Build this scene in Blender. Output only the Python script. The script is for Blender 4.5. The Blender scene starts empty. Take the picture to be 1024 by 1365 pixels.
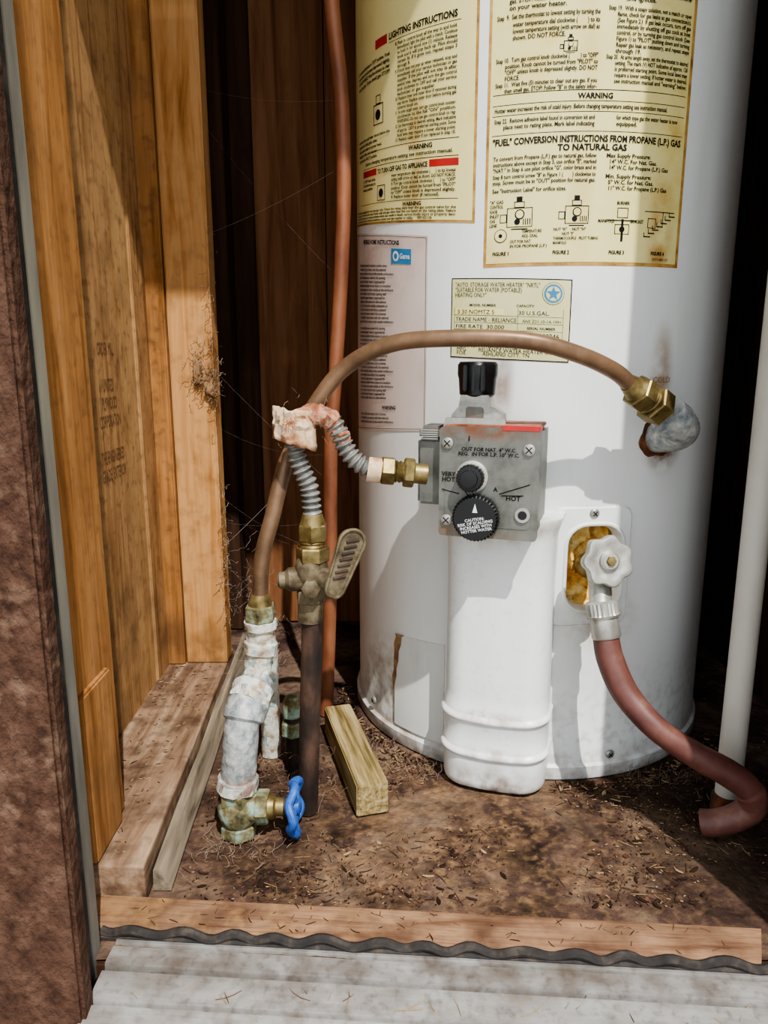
import bpy, bmesh, math, random
from mathutils import Vector, Matrix, noise
random.seed(7)
S=bpy.context.scene
try:
    S.view_settings.view_transform='AgX'
    S.view_settings.look='AgX - Medium High Contrast'
except Exception: pass

def lin(h,a=1):
    h=h.lstrip('#'); o=[]
    for i in (0,2,4):
        c=int(h[i:i+2],16)/255
        o.append(c/12.92 if c<=.04045 else ((c+.055)/1.055)**2.4)
    return (*o,a)

def nmat(name,cols,scale=8,stretch=(1,1,1),rough=.5,metal=0,bump=.15,bscale=60,detail=8,dist=0,lo=.3,hi=.7,rvar=0,bstretch=None,bdist=.002,stains=(),spec=None):
    m=bpy.data.materials.new(name); m.use_nodes=True
    nt=m.node_tree; N=nt.nodes; L=nt.links; b=N['Principled BSDF']
    tc=N.new('ShaderNodeTexCoord'); mp=N.new('ShaderNodeMapping'); mp.inputs['Scale'].default_value=stretch
    L.new(tc.outputs['Object'],mp.inputs['Vector'])
    n=N.new('ShaderNodeTexNoise'); n.inputs['Scale'].default_value=scale; n.inputs['Detail'].default_value=detail
    n.inputs['Distortion'].default_value=dist; n.inputs['Roughness'].default_value=.62
    L.new(mp.outputs[0],n.inputs['Vector'])
    r=N.new('ShaderNodeValToRGB'); L.new(n.outputs['Fac'],r.inputs[0])
    el=r.color_ramp.elements; k=len(cols)
    while len(el)<k: el.new(.5)
    for i,c in enumerate(cols):
        el[i].position=lo+(hi-lo)*i/max(1,k-1); 
    for i,c in enumerate(cols): el[i].color=lin(c)
    out=r.outputs[0]
    # stains: (center, radii, colour, strength, noise scale, noise threshold)
    for (c,rad,col,stg,ns,thr) in stains:
        s1=N.new('ShaderNodeVectorMath'); s1.operation='SUBTRACT'; L.new(tc.outputs['Object'],s1.inputs[0]); s1.inputs[1].default_value=c
        s2=N.new('ShaderNodeVectorMath'); s2.operation='DIVIDE'; L.new(s1.outputs[0],s2.inputs[0]); s2.inputs[1].default_value=rad
        s3=N.new('ShaderNodeVectorMath'); s3.operation='LENGTH'; L.new(s2.outputs[0],s3.inputs[0])
        mr=N.new('ShaderNodeMapRange'); mr.inputs[1].default_value=.15; mr.inputs[2].default_value=1; mr.inputs[3].default_value=1; mr.inputs[4].default_value=0
        mr.interpolation_type='SMOOTHSTEP'
        L.new(s3.outputs['Value'],mr.inputs[0])
        nn=N.new('ShaderNodeTexNoise'); nn.inputs['Scale'].default_value=ns; nn.inputs['Detail'].default_value=8; L.new(tc.outputs['Object'],nn.inputs['Vector'])
        m2=N.new('ShaderNodeMapRange'); m2.inputs[1].default_value=thr-.12; m2.inputs[2].default_value=thr+.15; L.new(nn.outputs['Fac'],m2.inputs[0])
        mu=N.new('ShaderNodeMath'); mu.operation='MULTIPLY'; L.new(mr.outputs[0],mu.inputs[0]); L.new(m2.outputs[0],mu.inputs[1])
        mv=N.new('ShaderNodeMath'); mv.operation='MULTIPLY'; L.new(mu.outputs[0],mv.inputs[0]); mv.inputs[1].default_value=stg
        mx=N.new('ShaderNodeMixRGB'); L.new(mv.outputs[0],mx.inputs[0]); L.new(out,mx.inputs[1]); mx.inputs[2].default_value=lin(col)
        out=mx.outputs[0]
    L.new(out,b.inputs['Base Color'])
    b.inputs['Roughness'].default_value=rough; b.inputs['Metallic'].default_value=metal
    if spec is not None: b.inputs['Specular IOR Level'].default_value=spec
    if rvar:
        mr=N.new('ShaderNodeMapRange'); mr.inputs[3].default_value=rough-rvar; mr.inputs[4].default_value=rough+rvar
        L.new(n.outputs['Fac'],mr.inputs[0]); L.new(mr.outputs[0],b.inputs['Roughness'])
    if bump:
        mp2=N.new('ShaderNodeMapping'); mp2.inputs['Scale'].default_value=bstretch or stretch
        L.new(tc.outputs['Object'],mp2.inputs['Vector'])
        n2=N.new('ShaderNodeTexNoise'); n2.inputs['Scale'].default_value=bscale; n2.inputs['Detail'].default_value=6
        L.new(mp2.outputs[0],n2.inputs['Vector'])
        bp=N.new('ShaderNodeBump'); bp.inputs['Strength'].default_value=bump; bp.inputs['Distance'].default_value=bdist
        L.new(n2.outputs['Fac'],bp.inputs['Height']); L.new(bp.outputs[0],b.inputs['Normal'])
    return m

def mk(name,vs,fs,mat=None,parent=None,smooth=True,angle=35):
    me=bpy.data.meshes.new(name); me.from_pydata([tuple(v) for v in vs],[],fs); me.update()
    if mat:
        for x in (mat if isinstance(mat,list) else [mat]): me.materials.append(x)
    if smooth:
        me.polygons.foreach_set('use_smooth',[True]*len(me.polygons))
        try: me.set_sharp_from_angle(angle=math.radians(angle))
        except Exception: pass
    o=bpy.data.objects.new(name,me); S.collection.objects.link(o)
    if parent: o.parent=parent
    return o
def fixn(o):
    bm=bmesh.new(); bm.from_mesh(o.data); bmesh.ops.recalc_face_normals(bm,faces=bm.faces); bm.to_mesh(o.data); bm.free(); return o
def empty(name,loc=(0,0,0),rz=0,parent=None):
    e=bpy.data.objects.new(name,None); e.empty_display_size=.05; e.location=loc; e.rotation_euler=(0,0,rz)
    S.collection.objects.link(e)
    if parent: e.parent=parent
    return e
def box(name,x0,x1,y0,y1,z0,z1,mat,parent=None,bev=.002,seg=2,taper=None):
    bm=bmesh.new(); bmesh.ops.create_cube(bm,size=1)
    for v in bm.verts:
        v.co=Vector(((x0+x1)/2+v.co.x*(x1-x0),(y0+y1)/2+v.co.y*(y1-y0),(z0+z1)/2+v.co.z*(z1-z0)))
    if bev: bmesh.ops.bevel(bm,geom=bm.edges[:],offset=bev,segments=seg,affect='EDGES',clamp_overlap=True)
    me=bpy.data.meshes.new(name); bm.to_mesh(me); bm.free(); me.materials.append(mat)
    me.polygons.foreach_set('use_smooth',[True]*len(me.polygons)); me.set_sharp_from_angle(angle=math.radians(40))
    o=bpy.data.objects.new(name,me); S.collection.objects.link(o)
    if parent: o.parent=parent
    return o
def catmull(pts,n=10):
    P=[Vector(p) for p in pts]
    if len(P)<3 or n<=1: return P
    P=[P[0]*2-P[1]]+P+[P[-1]*2-P[-2]]; out=[]
    for i in range(1,len(P)-2):
        for k in range(n):
            t=k/n; a,b,c,d=P[i-1:i+3]
            out.append(.5*((2*b)+(-a+c)*t+(2*a-5*b+4*c-d)*t*t+(-a+3*b-3*c+d)*t**3))
    out.append(P[-2]); return out
def tube(name,pts,r,mat,parent=None,n=10,seg=20,cap=True,closed=False,rf=None,smooth=True):
    P=catmull(pts,n) if not closed else [Vector(p) for p in pts]
    m=len(P); vs=[];fs=[]
    T=[]
    for i in range(m):
        a=P[(i-1)%m] if closed or i>0 else P[0]; b=P[(i+1)%m] if closed or i<m-1 else P[-1]
        T.append((b-a).normalized())
    ref=Vector((0,0,1)) if abs(T[0].z)<.8 else Vector((1,0,0))
    u=T[0].cross(ref).normalized()
    L=0
    for i in range(m):
        if i: L+=(P[i]-P[i-1]).length
        u=(u-T[i]*u.dot(T[i])).normalized(); w=T[i].cross(u)
        for k in range(seg):
            a=2*math.pi*k/seg
            rr=r if rf is None else rf(i/(m-1),L,a)
            vs.append(P[i]+(u*math.cos(a)+w*math.sin(a))*rr)
    for i in range(m if closed else m-1):
        for k in range(seg):
            fs.append((i*seg+k,i*seg+(k+1)%seg,((i+1)%m)*seg+(k+1)%seg,((i+1)%m)*seg+k))
    if cap and not closed:
        fs.append(tuple(range(seg))[::-1]); fs.append(tuple((m-1)*seg+k for k in range(seg)))
    return fixn(mk(name,vs,fs,mat,parent,smooth))
def lathe(name,prof,org,ax,mat,parent=None,seg=24,rf=None,rot=0,smooth=True,angle=35):
    ax=Vector(ax).normalized(); org=Vector(org)
    ref=Vector((0,0,1)) if abs(ax.z)<.8 else Vector((1,0,0))
    u=ax.cross(ref).normalized(); w=ax.cross(u)
    vs=[];fs=[]
    for (d,r) in prof:
        for k in range(seg):
            a=2*math.pi*k/seg+rot; rr=r*(rf(a-rot,d) if rf else 1)
            vs.append(org+ax*d+(u*math.cos(a)+w*math.sin(a))*rr)
    m=len(prof)
    for i in range(m-1):
        for k in range(seg): fs.append((i*seg+k,i*seg+(k+1)%seg,(i+1)*seg+(k+1)%seg,(i+1)*seg+k))
    fs.append(tuple(range(seg))[::-1]); fs.append(tuple((m-1)*seg+k for k in range(seg)))
    return fixn(mk(name,vs,fs,mat,parent,smooth,angle))
def hexnut(name,org,ax,length,r,mat,parent=None,rot=0):
    c=min(.0015,length*.15)
    return lathe(name,[(0,r*.92),(c,r),(length-c,r),(length,r*.92)],org,ax,mat,parent,seg=6,rot=rot,angle=20)
def prism(name,outline,y0,y1,mat,parent=None,smooth=False):
    n=len(outline); vs=[(x,y0,z) for x,z in outline]+[(x,y1,z) for x,z in outline]
    fs=[tuple(range(n)),tuple(range(n,2*n))[::-1]]+[(i,n+i,n+(i+1)%n,(i+1)%n) for i in range(n)]
    return fixn(mk(name,vs,fs,mat,parent,smooth,30))
def rrect(cx,cz,w,h,r,n=6):
    o=[]
    for (sx,sz,a0) in ((1,1,0),(-1,1,90),(-1,-1,180),(1,-1,270)):
        for k in range(n):
            a=math.radians(a0+90*k/(n-1)); o.append((cx+sx*(w/2-r)+r*math.cos(a),cz+sz*(h/2-r)+r*math.sin(a)))
    return o
def text_geo(body,bold=0,line=1.0,align='LEFT'):
    cu=bpy.data.curves.new('t','FONT'); cu.body=body; cu.size=1; cu.space_line=line; cu.align_x=align; cu.offset=bold; cu.resolution_u=2
    ob=bpy.data.objects.new('t',cu); S.collection.objects.link(ob)
    dg=bpy.context.evaluated_depsgraph_get(); me=bpy.data.meshes.new_from_object(ob.evaluated_get(dg))
    V=[(v.co.x,v.co.y) for v in me.vertices]; F=[tuple(p.vertices) for p in me.polygons]
    bpy.data.objects.remove(ob); bpy.data.curves.remove(cu); bpy.data.meshes.remove(me)
    return V,F

# ---------------- materials ----------------
M={}
BR='#74482a'; TAN='#9a7850'
M['enamel']=nmat('white_enamel',['#ced0ca','#dee0db','#e4e6e2','#e7e9e5'],scale=3,stretch=(3,3,.6),rough=.34,bump=.03,bscale=20,lo=.25,hi=.6,rvar=.06,
 stains=[((.305,.828,.475),(.020,.06,.075),TAN,.85,30,.38),((.315,.83,.40),(.035,.06,.04),BR,.95,60,.45),((.129,.812,.47),(.017,.06,.06),BR,.7,28,.36),
 ((.17,.81,.545),(.05,.06,.04),TAN,.35,30,.45),
 ((.207,1.05,-.01),(.5,.5,.065),'#5e4430',1.0,38,.46),((.0,.9,.05),(.10,.12,.12),'#8a7052',.8,55,.52),((.207,1.05,.02),(.6,.6,.16),'#8d7a62',.6,90,.6),
 ((.10,.80,.33),(.10,.06,.04),TAN,.6,50,.5),((.25,.81,.2),(.06,.08,.05),TAN,.65,60,.53)])
CS=[((0,-.04,-.005),(.09,.09,.06),'#6a4c34',.95,45,.47),((0,-.04,.32),(.09,.07,.03),TAN,.7,60,.48),((0,-.04,.095),(.07,.08,.012),'#8d7a62',.6,60,.45),((0,-.04,.050),(.07,.08,.012),'#8d7a62',.6,60,.45),((0,-.04,.15),(.3,.3,.3),'#9c8f7c',.3,120,.68)]
M['enamel_ch']=nmat('white_enamel_channel',['#ced0ca','#dee0db','#e4e6e2','#e7e9e5'],scale=3,stretch=(3,3,.6),rough=.34,bump=.03,bscale=20,lo=.25,hi=.6,rvar=.06,stains=CS)
M['enamel_dirty']=nmat('dirty_enamel',['#8d775c','#c2beb1','#d6d7d0','#dcded8'],scale=9,stretch=(2,2,.5),rough=.4,bump=.04,bscale=30,lo=.25,hi=.50)
M['rust']=nmat('rust',['#2a1710','#5a3018','#8a5630'],scale=60,rough=.9,bump=.5)
M['rust_streak']=nmat('rust_streak',['#5d3c22','#8a6845','#a8906c'],scale=60,rough=.8,bump=.3)
M['insul']=nmat('yellow_insulation',['#96561f','#d09c44','#efd386','#f3e6bc'],scale=45,rough=1,bump=.6)
M['dark']=nmat('dark_void',['#0c0a09','#15110e'],scale=20,rough=.9,bump=0)
M['yellow']=nmat('aged_label_paper',['#c9a95c','#ddcb80','#e3d692','#e5d998'],scale=9,rough=.45,bump=.02,lo=.25,hi=.5,stains=[((.06,.83,.60),(.12,.08,.03),'#b07a34',.7,40,.45),((.29,.83,.62),(.02,.08,.10),'#b07a34',.8,40,.45),((.2,.8,.72),(.02,.08,.2),'#c09a50',.5,12,.5),((.03,.85,.7),(.02,.08,.2),'#a8742e',.7,40,.5)])
M['brownedge']=nmat('browned_label_edge',['#7a5424','#b08642','#c8a25a'],scale=60,rough=.6,bump=.05)
M['pinkpaper']=nmat('faded_label_paper',['#bda79c','#d2c2b8','#d8cbc2'],scale=10,rough=.5,bump=.02)
M['cream']=nmat('rating_label_paper',['#c2bd84','#d2cd98','#d8d4a4'],scale=12,rough=.4,bump=.02)
M['ink']=nmat('printed_ink',['#100e0a','#191712'],scale=40,rough=.6,bump=0,spec=.2)
M['redink']=nmat('red_ink',['#a32620','#b82e28'],scale=40,rough=.5,bump=0)
M['blueink']=nmat('blue_ink',['#2c6d97','#3a86b4'],scale=40,rough=.5,bump=0)
M['whiteink']=nmat('white_print',['#d8d8d4','#e4e4e0'],scale=40,rough=.5,bump=0)
M['alu_cast']=nmat('cast_aluminium',['#5a5a54','#72726b','#7e7e76'],scale=40,rough=.48,metal=.45,bump=.08,bscale=200,stains=[((0,0,.43),(.08,.1,.02),'#7a4a2c',.9,60,.43),((-.02,0,.32),(.08,.1,.015),'#7a5a3c',.7,60,.48)])
M['alu_bright']=nmat('bright_zinc',['#8a867c','#aba9a0','#c2c0b8'],scale=40,rough=.42,metal=.6,bump=.05,bscale=150)
M['rusty_top']=nmat('rusty_aluminium',['#5a2e1a','#844c30','#96705a','#9a9792'],scale=45,rough=.7,metal=.2,bump=.2)
M['black']=nmat('black_plastic',['#0b0b0b','#151515'],scale=40,rough=.35,bump=.03)
M['brass']=nmat('aged_brass',['#46391f','#7d6c42','#a39468'],scale=50,rough=.45,metal=.65,bump=.15,bscale=120)
M['brass_green']=nmat('corroded_brass',['#2f2e20','#5a5438','#7d7452','#86a08e','#b0b8a8'],scale=70,rough=.75,metal=.3,bump=.5,bscale=140)
M['bronze']=nmat('old_bronze',['#352b1e','#5a4e3a','#766a52','#827862'],scale=60,rough=.65,metal=.4,bump=.35,bscale=120)
M['copper']=nmat('copper_tarnished',['#6a3e2a','#8c583c','#a06c4e'],scale=18,stretch=(1,1,.5),rough=.5,metal=.25,bump=.05,rvar=.08)
M['copper_dull']=nmat('copper_dull',['#5c4636','#7a6048','#907258'],scale=25,rough=.42,metal=.4,bump=.05,rvar=.08)
M['flex']=nmat('grey_corrugated_metal',['#5c5c5a','#84847f','#9d9b93'],scale=40,rough=.5,metal=.5,bump=.1)
M['galv']=nmat('galvanised_steel',['#646c6e','#8d9394','#acada8','#cac8be'],scale=110,rough=.65,metal=.25,bump=.6,bscale=180,detail=12,stains=[((-.15,.70,.06),(.05,.05,.03),'#8a5a38',.8,90,.48)])
M['corroded']=nmat('corroded_galvanised',['#7a5234','#a08c74','#c0bfb0','#d0cfc4','#8fb0a6','#6f9c96'],scale=60,rough=.9,metal=.05,bump=1,bscale=130,lo=.28,hi=.72,detail=12,stains=[((-.135,.745,.19),(.04,.05,.04),'#7c5232',.7,110,.55)])
M['blackiron']=nmat('black_iron_pipe',['#1b1512','#35271f','#5a4234'],scale=40,stretch=(1,1,.5),rough=.7,metal=.25,bump=.3)
M['blue']=nmat('blue_painted_wheel',['#1a3a70','#2957a0','#4a76b4'],scale=60,rough=.5,bump=.15)
M['hose']=nmat('red_rubber_hose',['#3c201b','#54302a','#663f36','#806050'],scale=16,stretch=(1,1,1),rough=.5,bump=.15)
M['pvc']=nmat('white_pvc',['#9a9488','#b4afa4','#bfbbb2'],scale=6,stretch=(1,1,.4),rough=.5,bump=.05)
def wood(n,c,st=(10,10,1),sc=6,rough=.9,b=.35,lo=.3,hi=.7,dist=.6,stains=()): return nmat(n,c,scale=sc,stretch=st,rough=rough,bump=b,bscale=25,dist=dist,lo=lo,hi=hi,stains=stains,spec=.12)
WS=[((-.33,.85,.1),(.2,.5,.25),'#4a3526',.75,14,.5),((-.33,.9,.6),(.3,.6,.7),'#6b4e34',.5,22,.56),((-.33,.9,.5),(.4,.6,.8),'#3c2a1e',.65,70,.64)]
M['ply']=wood('plywood_orange',['#7d5a36','#a67e50','#ba9566','#b0895c'],st=(4,7,.6),stains=WS,lo=.28,hi=.62)
M['ply2']=wood('plywood_amber',['#704f2f','#997148','#b08a5e','#a27a52'],st=(5,9,.5),stains=WS,lo=.28,hi=.62)
M['stud']=wood('pine_stud',['#8c5a30','#b27f4c','#c49562','#b58654'],st=(9,9,.7),stains=[((-.25,1.06,.03),(.1,.1,.1),'#5a3c24',.8,30,.42),((-.24,1.06,.47),(.035,.1,.10),'#5e3a20',.8,60,.5),((-.27,1.06,.35),(.2,.2,.6),'#5e3c22',.5,45,.62)])
M['studdark']=wood('pine_stud_aged',['#744c26','#a07042','#b38556'],st=(9,9,.7),stains=WS)
M['plate']=wood('weathered_plate',['#54402f','#846a55','#a89278'],st=(9,1,9),stains=[((-.28,.8,.04),(.2,.5,.2),'#3a2a20',.8,40,.55)])
M['strip']=wood('grey_weathered_wood',['#4d443a','#7c705f','#9b8b76'],st=(12,1,12))
M['sill']=wood('sill_wood',['#4e382a','#7c5c46','#97775c','#6c4f3c'],st=(1,14,14),stains=[((.3,-.02,0),(.6,.1,.1),'#4a3226',.85,24,.5),((.1,-.02,0),(.3,.1,.1),'#b08a5c',.6,50,.6)])
M['treated']=nmat('treated_lumber',['#5e5030','#8b7850','#a89872'],scale=9,stretch=(18,1.0,18),rough=.85,bump=.4,bscale=20,spec=.15,lo=.35,hi=.62)
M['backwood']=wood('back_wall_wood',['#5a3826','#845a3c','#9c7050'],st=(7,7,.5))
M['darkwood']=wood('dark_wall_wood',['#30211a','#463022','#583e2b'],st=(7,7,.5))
M['brown']=nmat('brown_textured_siding',['#33221a','#463025','#523b2f','#5e4638','#8b7664'],scale=60,stretch=(1,1,.7),rough=.9,bump=1,bscale=160,lo=.3,hi=.88,bdist=.005,spec=.15,stains=[((-.27,.48,.3),(.15,.1,.35),'#927864',.5,70,.63)])
M['rubber']=nmat('black_weather_strip',['#141210','#28231f','#4a4038'],scale=60,rough=.8,bump=.3)
M['alum']=nmat('weathered_aluminium',['#7b756c','#94908a','#a5a29d','#aeaca8'],scale=14,stretch=(.6,1.6,1.6),rough=.48,metal=.4,bump=.15,bscale=90,bstretch=(.1,3,3),lo=.3,hi=.65,stains=[((.3,-.06,0),(.9,.035,.1),'#5a4838',.8,28,.52),((.15,-.1,0),(.4,.05,.1),'#6a5a4a',.6,60,.56),((.3,-.07,0),(.9,.08,.1),'#4c4038',.6,140,.63)])
M['framemetal']=nmat('frame_metal',['#5e5a52','#7e7a70','#95917e'],scale=20,stretch=(1,1,.2),rough=.6,metal=.3,bump=.1)
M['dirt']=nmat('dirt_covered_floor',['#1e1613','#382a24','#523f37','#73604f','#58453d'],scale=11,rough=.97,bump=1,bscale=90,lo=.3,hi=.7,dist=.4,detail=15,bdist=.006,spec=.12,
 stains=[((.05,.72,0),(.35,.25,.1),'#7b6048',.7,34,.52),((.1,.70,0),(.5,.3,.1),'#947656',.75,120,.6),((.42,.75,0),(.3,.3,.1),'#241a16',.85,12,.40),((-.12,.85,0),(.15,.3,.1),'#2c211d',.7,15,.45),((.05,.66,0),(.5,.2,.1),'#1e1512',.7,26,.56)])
M['chip1']=nmat('pale_chip',['#80684a','#a08868'],scale=40,rough=.95,bump=0,spec=.1)
M['chip2']=nmat('brown_chip',['#4c3628','#664b3a'],scale=40,rough=.95,bump=0,spec=.1)
M['chip3']=nmat('dark_chip',['#241a14','#38291f'],scale=40,rough=.95,bump=0,spec=.1)
M['lint']=nmat('cobweb_lint',['#7a6350','#958270'],scale=40,rough=1,bump=0)
M['web']=nmat('spider_silk',['#8c857a','#a39d92'],scale=40,rough=.8,bump=0)
M['tag']=nmat('paper_tag_stock',['#7e4e32','#b88c6a','#d0b898','#d8c6ae'],scale=50,rough=.9,bump=.3)
M['wrap']=nmat('flaky_wrap',['#6e3c26','#a06648','#b88a70','#cab4a2'],scale=70,rough=.95,bump=.7)
M['stamp']=nmat('stamp_ink',['#5a3a20','#6a482c'],scale=90,rough=.9,bump=0)
M['ground']=nmat('concrete_ground',['#77726a','#938d84','#a19b91'],scale=4,rough=.9,bump=.3)

# heater geometry
HC=Vector((.207,1.05,0)); R=.243
def cyl(phi,z,off=0):
    a=math.radians(phi); return Vector((HC.x+(R+off)*math.sin(a),HC.y-(R+off)*math.cos(a),z))
DEG=math.pi/180
heater=empty('water_heater')

# ---- tank ----
hp0,hp1,hz0,hz1=-.3,15.3,.212,.316
ang=sorted(set([round(-180+2.5*i,2) for i in range(144)]+[hp0,hp1])); ang=[a for a in ang if a not in(0.0,15.0)]
prof=[(0,.0035),(.002,.0045),(.016,.0045),(.019,.001),(.022,0),(.12,0),(hz0,0),(hz1,0),(.5,0),(.8,0),(1.2,0),(1.24,-.004),(1.255,-.02),(1.262,-.06),(1.265,-.2)]
vs=[];fs=[];n=len(ang)
for z,o in prof:
    for a in ang: vs.append(cyl(a,z,o))
for i in range(len(prof)-1):
    for k in range(n):
        a=ang[k]
        if prof[i][0]==hz0 and hp0<=a<hp1: continue
        fs.append((i*n+k,i*n+(k+1)%n,(i+1)*n+(k+1)%n,(i+1)*n+k))
fs.append(tuple((len(prof)-1)*n+k for k in range(n)))
mk('tank_shell',vs,fs,M['enamel'],heater,angle=30)
# recess with insulation
vs=[];fs=[];A=20;B=26
for j in range(B+1):
    for i in range(A+1):
        p=hp0-1+(hp1-hp0+2)*i/A; z=hz0-.004+(hz1-hz0+.008)*j/B
        e=min(i,A-i,j,B-j)
        d=-.026+ .018*noise.noise(Vector((i*.35,j*.33,1)))+.006*noise.noise(Vector((i*.9,j*.9,4)))+(.026 if e==0 else (.012 if e==1 else 0))
        vs.append(cyl(p,z,min(d,-.001)))
for j in range(B):
    for i in range(A): fs.append((j*(A+1)+i,j*(A+1)+i+1,(j+1)*(A+1)+i+1,(j+1)*(A+1)+i))
mk('insulation_recess',vs,fs,M['insul'],heater)
# plate ring
def cylring(name,loops,mat,phi0,parent):
    vs=[];fs=[]
    for lp,off in loops:
        for s,z in lp: vs.append(cyl(phi0+s/R/DEG,z,off))
    m=len(loops[0][0])
    for i in range(len(loops)-1):
        for k in range(m): fs.append((i*m+k,i*m+(k+1)%m,(i+1)*m+(k+1)%m,(i+1)*m+k))
    return fixn(mk(name,vs,fs,mat,parent,angle=25))
zc=.2645
cylring('drain_cover_plate',[(rrect(0,zc,.092,.139,.012),0),(rrect(0,zc,.092,.139,.012),.002),(rrect(0,zc,.089,.136,.011),.0035),
  (rrect(.003,zc-.001,.072,.108,.026),.0035),(rrect(.003,zc-.001,.068,.104,.025),.006),(rrect(.003,zc-.001,.064,.100,.023),.0055),(rrect(.003,zc-.001,.060,.096,.021),.001),(rrect(.003,zc-.001,.058,.094,.02),-.010)],M['enamel'],6.5,heater)
def screw(name,phi,z,parent=heater,off=.003,r=.0055):
    o=cyl(phi,z,off-.001); a=math.radians(phi); nrm=Vector((math.sin(a),-math.cos(a),0))
    lathe(name,[(0,r),(.0015,r),(.003,r*.7),(.0034,r*.1)],o,nrm,M['alu_bright'],parent,seg=16)
    e=Vector((math.cos(a),math.sin(a),0)); p=o+nrm*.0034
    for t in(e*.7+Vector((0,0,.7)),e*.7-Vector((0,0,.7))):
        tube(name+'_slot',[p-t*r*.6,p,p+t*r*.6],.0006,M['dark'],parent,n=1,seg=6)
screw('plate_screw',6.5,.327); screw('skirt_screw',15.5,.028); screw('skirt_screw_b',-64,.035)
# lower left panel
def cylpatch(name,p0,p1,z0,z1,off,mat,parent=heater,nx=10,skew=0,th=.0015,ztop=None):
    vs=[];fs=[]
    for i in range(nx+1):
        p=p0+(p1-p0)*i/nx; t=i/nx
        zt=z1+skew*(1-t)
        vs+= [cyl(p,z0,0),cyl(p,z0,off),cyl(p,zt,off),cyl(p,zt,0)]
    for i in range(nx):
        for k in range(3): fs.append((i*4+k,(i+1)*4+k,(i+1)*4+k+1,i*4+k+1))
    fs.append((0,1,2,3)); fs.append((nx*4+3,nx*4+2,nx*4+1,nx*4))
    return fixn(mk(name,vs,fs,mat,parent,angle=25))
cylpatch('skirt_patch',-52,-33,.024,.155,.0022,M['enamel_dirty'],skew=-.006)
# rust streaks
def streak(name,pts,mat=M['rust_streak']):
    vs=[];fs=[]
    for p,z,w in pts: vs+=[cyl(p-w,z,.0028),cyl(p+w,z+.002,.0028)]
    for i in range(len(pts)-1): fs.append((i*2,i*2+1,i*2+3,i*2+2))
    mk(name,vs,fs,mat,heater)
streak('rust_streak_lower',[(-49.6,.150,2.0),(-50.0,.146,1.3),(-50.6,.135,1.6),(-51,.125,1.0),(-51.2,.112,1.1),(-51.6,.1,.6),(-52,.09,1.0),(-52.2,.08,.5),(-52.4,.07,.2)])
# chute (burner cover)
CP=-17
ch=empty('burner_cover_channel',(HC.x+R*math.sin(CP*DEG),HC.y-R*math.cos(CP*DEG),0),CP*DEG,heater)
def chprof(grow,w=.0595,d=.044,r=.03):
    pts=[];w+=grow;d+=grow
    pts.append((-w-.004,.03)); pts.append((-w,.0))
    for k in range(9):
        a=math.radians(180-90*k/8); pts.append((-w+r+r*math.cos(a),-(d-r)-r*math.sin(a)))
    for k in range(1,6): pts.append((-w+r+(2*w-2*r)*k/6,-d-.002*math.sin(math.pi*k/6)))
    for k in range(9):
        a=math.radians(90-90*k/8); pts.append((w-r+r*math.cos(a),-(d-r)-r*math.sin(a)))
    pts.append((w,.0)); pts.append((w+.004,.03)); return pts
levels=[(.004,-.006),(.003,-.002),(.006,0),(.012,.001),(.040,.001)]
for zc_ in (.050,.094):
    for k in range(9): levels.append((zc_-.006+.012*k/8,.001*(k in(0,8))+.0045*math.sin(math.pi*k/8)))
levels+=[(.12,0),(.25,0),(.305,.001),(.318,.004),(.326,.007),(.329,.007),(.3295,-.03)]
levels=[levels[0]]+sorted(levels[1:],key=lambda t:t[0])
vs=[];fs=[]
for z,g in levels:
    pp=chprof(g)
    for x,y in pp: vs.append((x,y,z-(.004*math.cos(x/.06*1.4) if .035<z<.11 else 0)))
m=len(pp)
for i in range(len(levels)-1):
    for k in range(m-1): fs.append((i*m+k,i*m+k+1,(i+1)*m+k+1,(i+1)*m+k))
fs.append(tuple(range(m)))
fs.append(tuple((len(levels)-1)*m+k for k in range(m)))
fixn(mk('channel_body',vs,fs,M['enamel_ch'],ch,angle=50))

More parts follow.
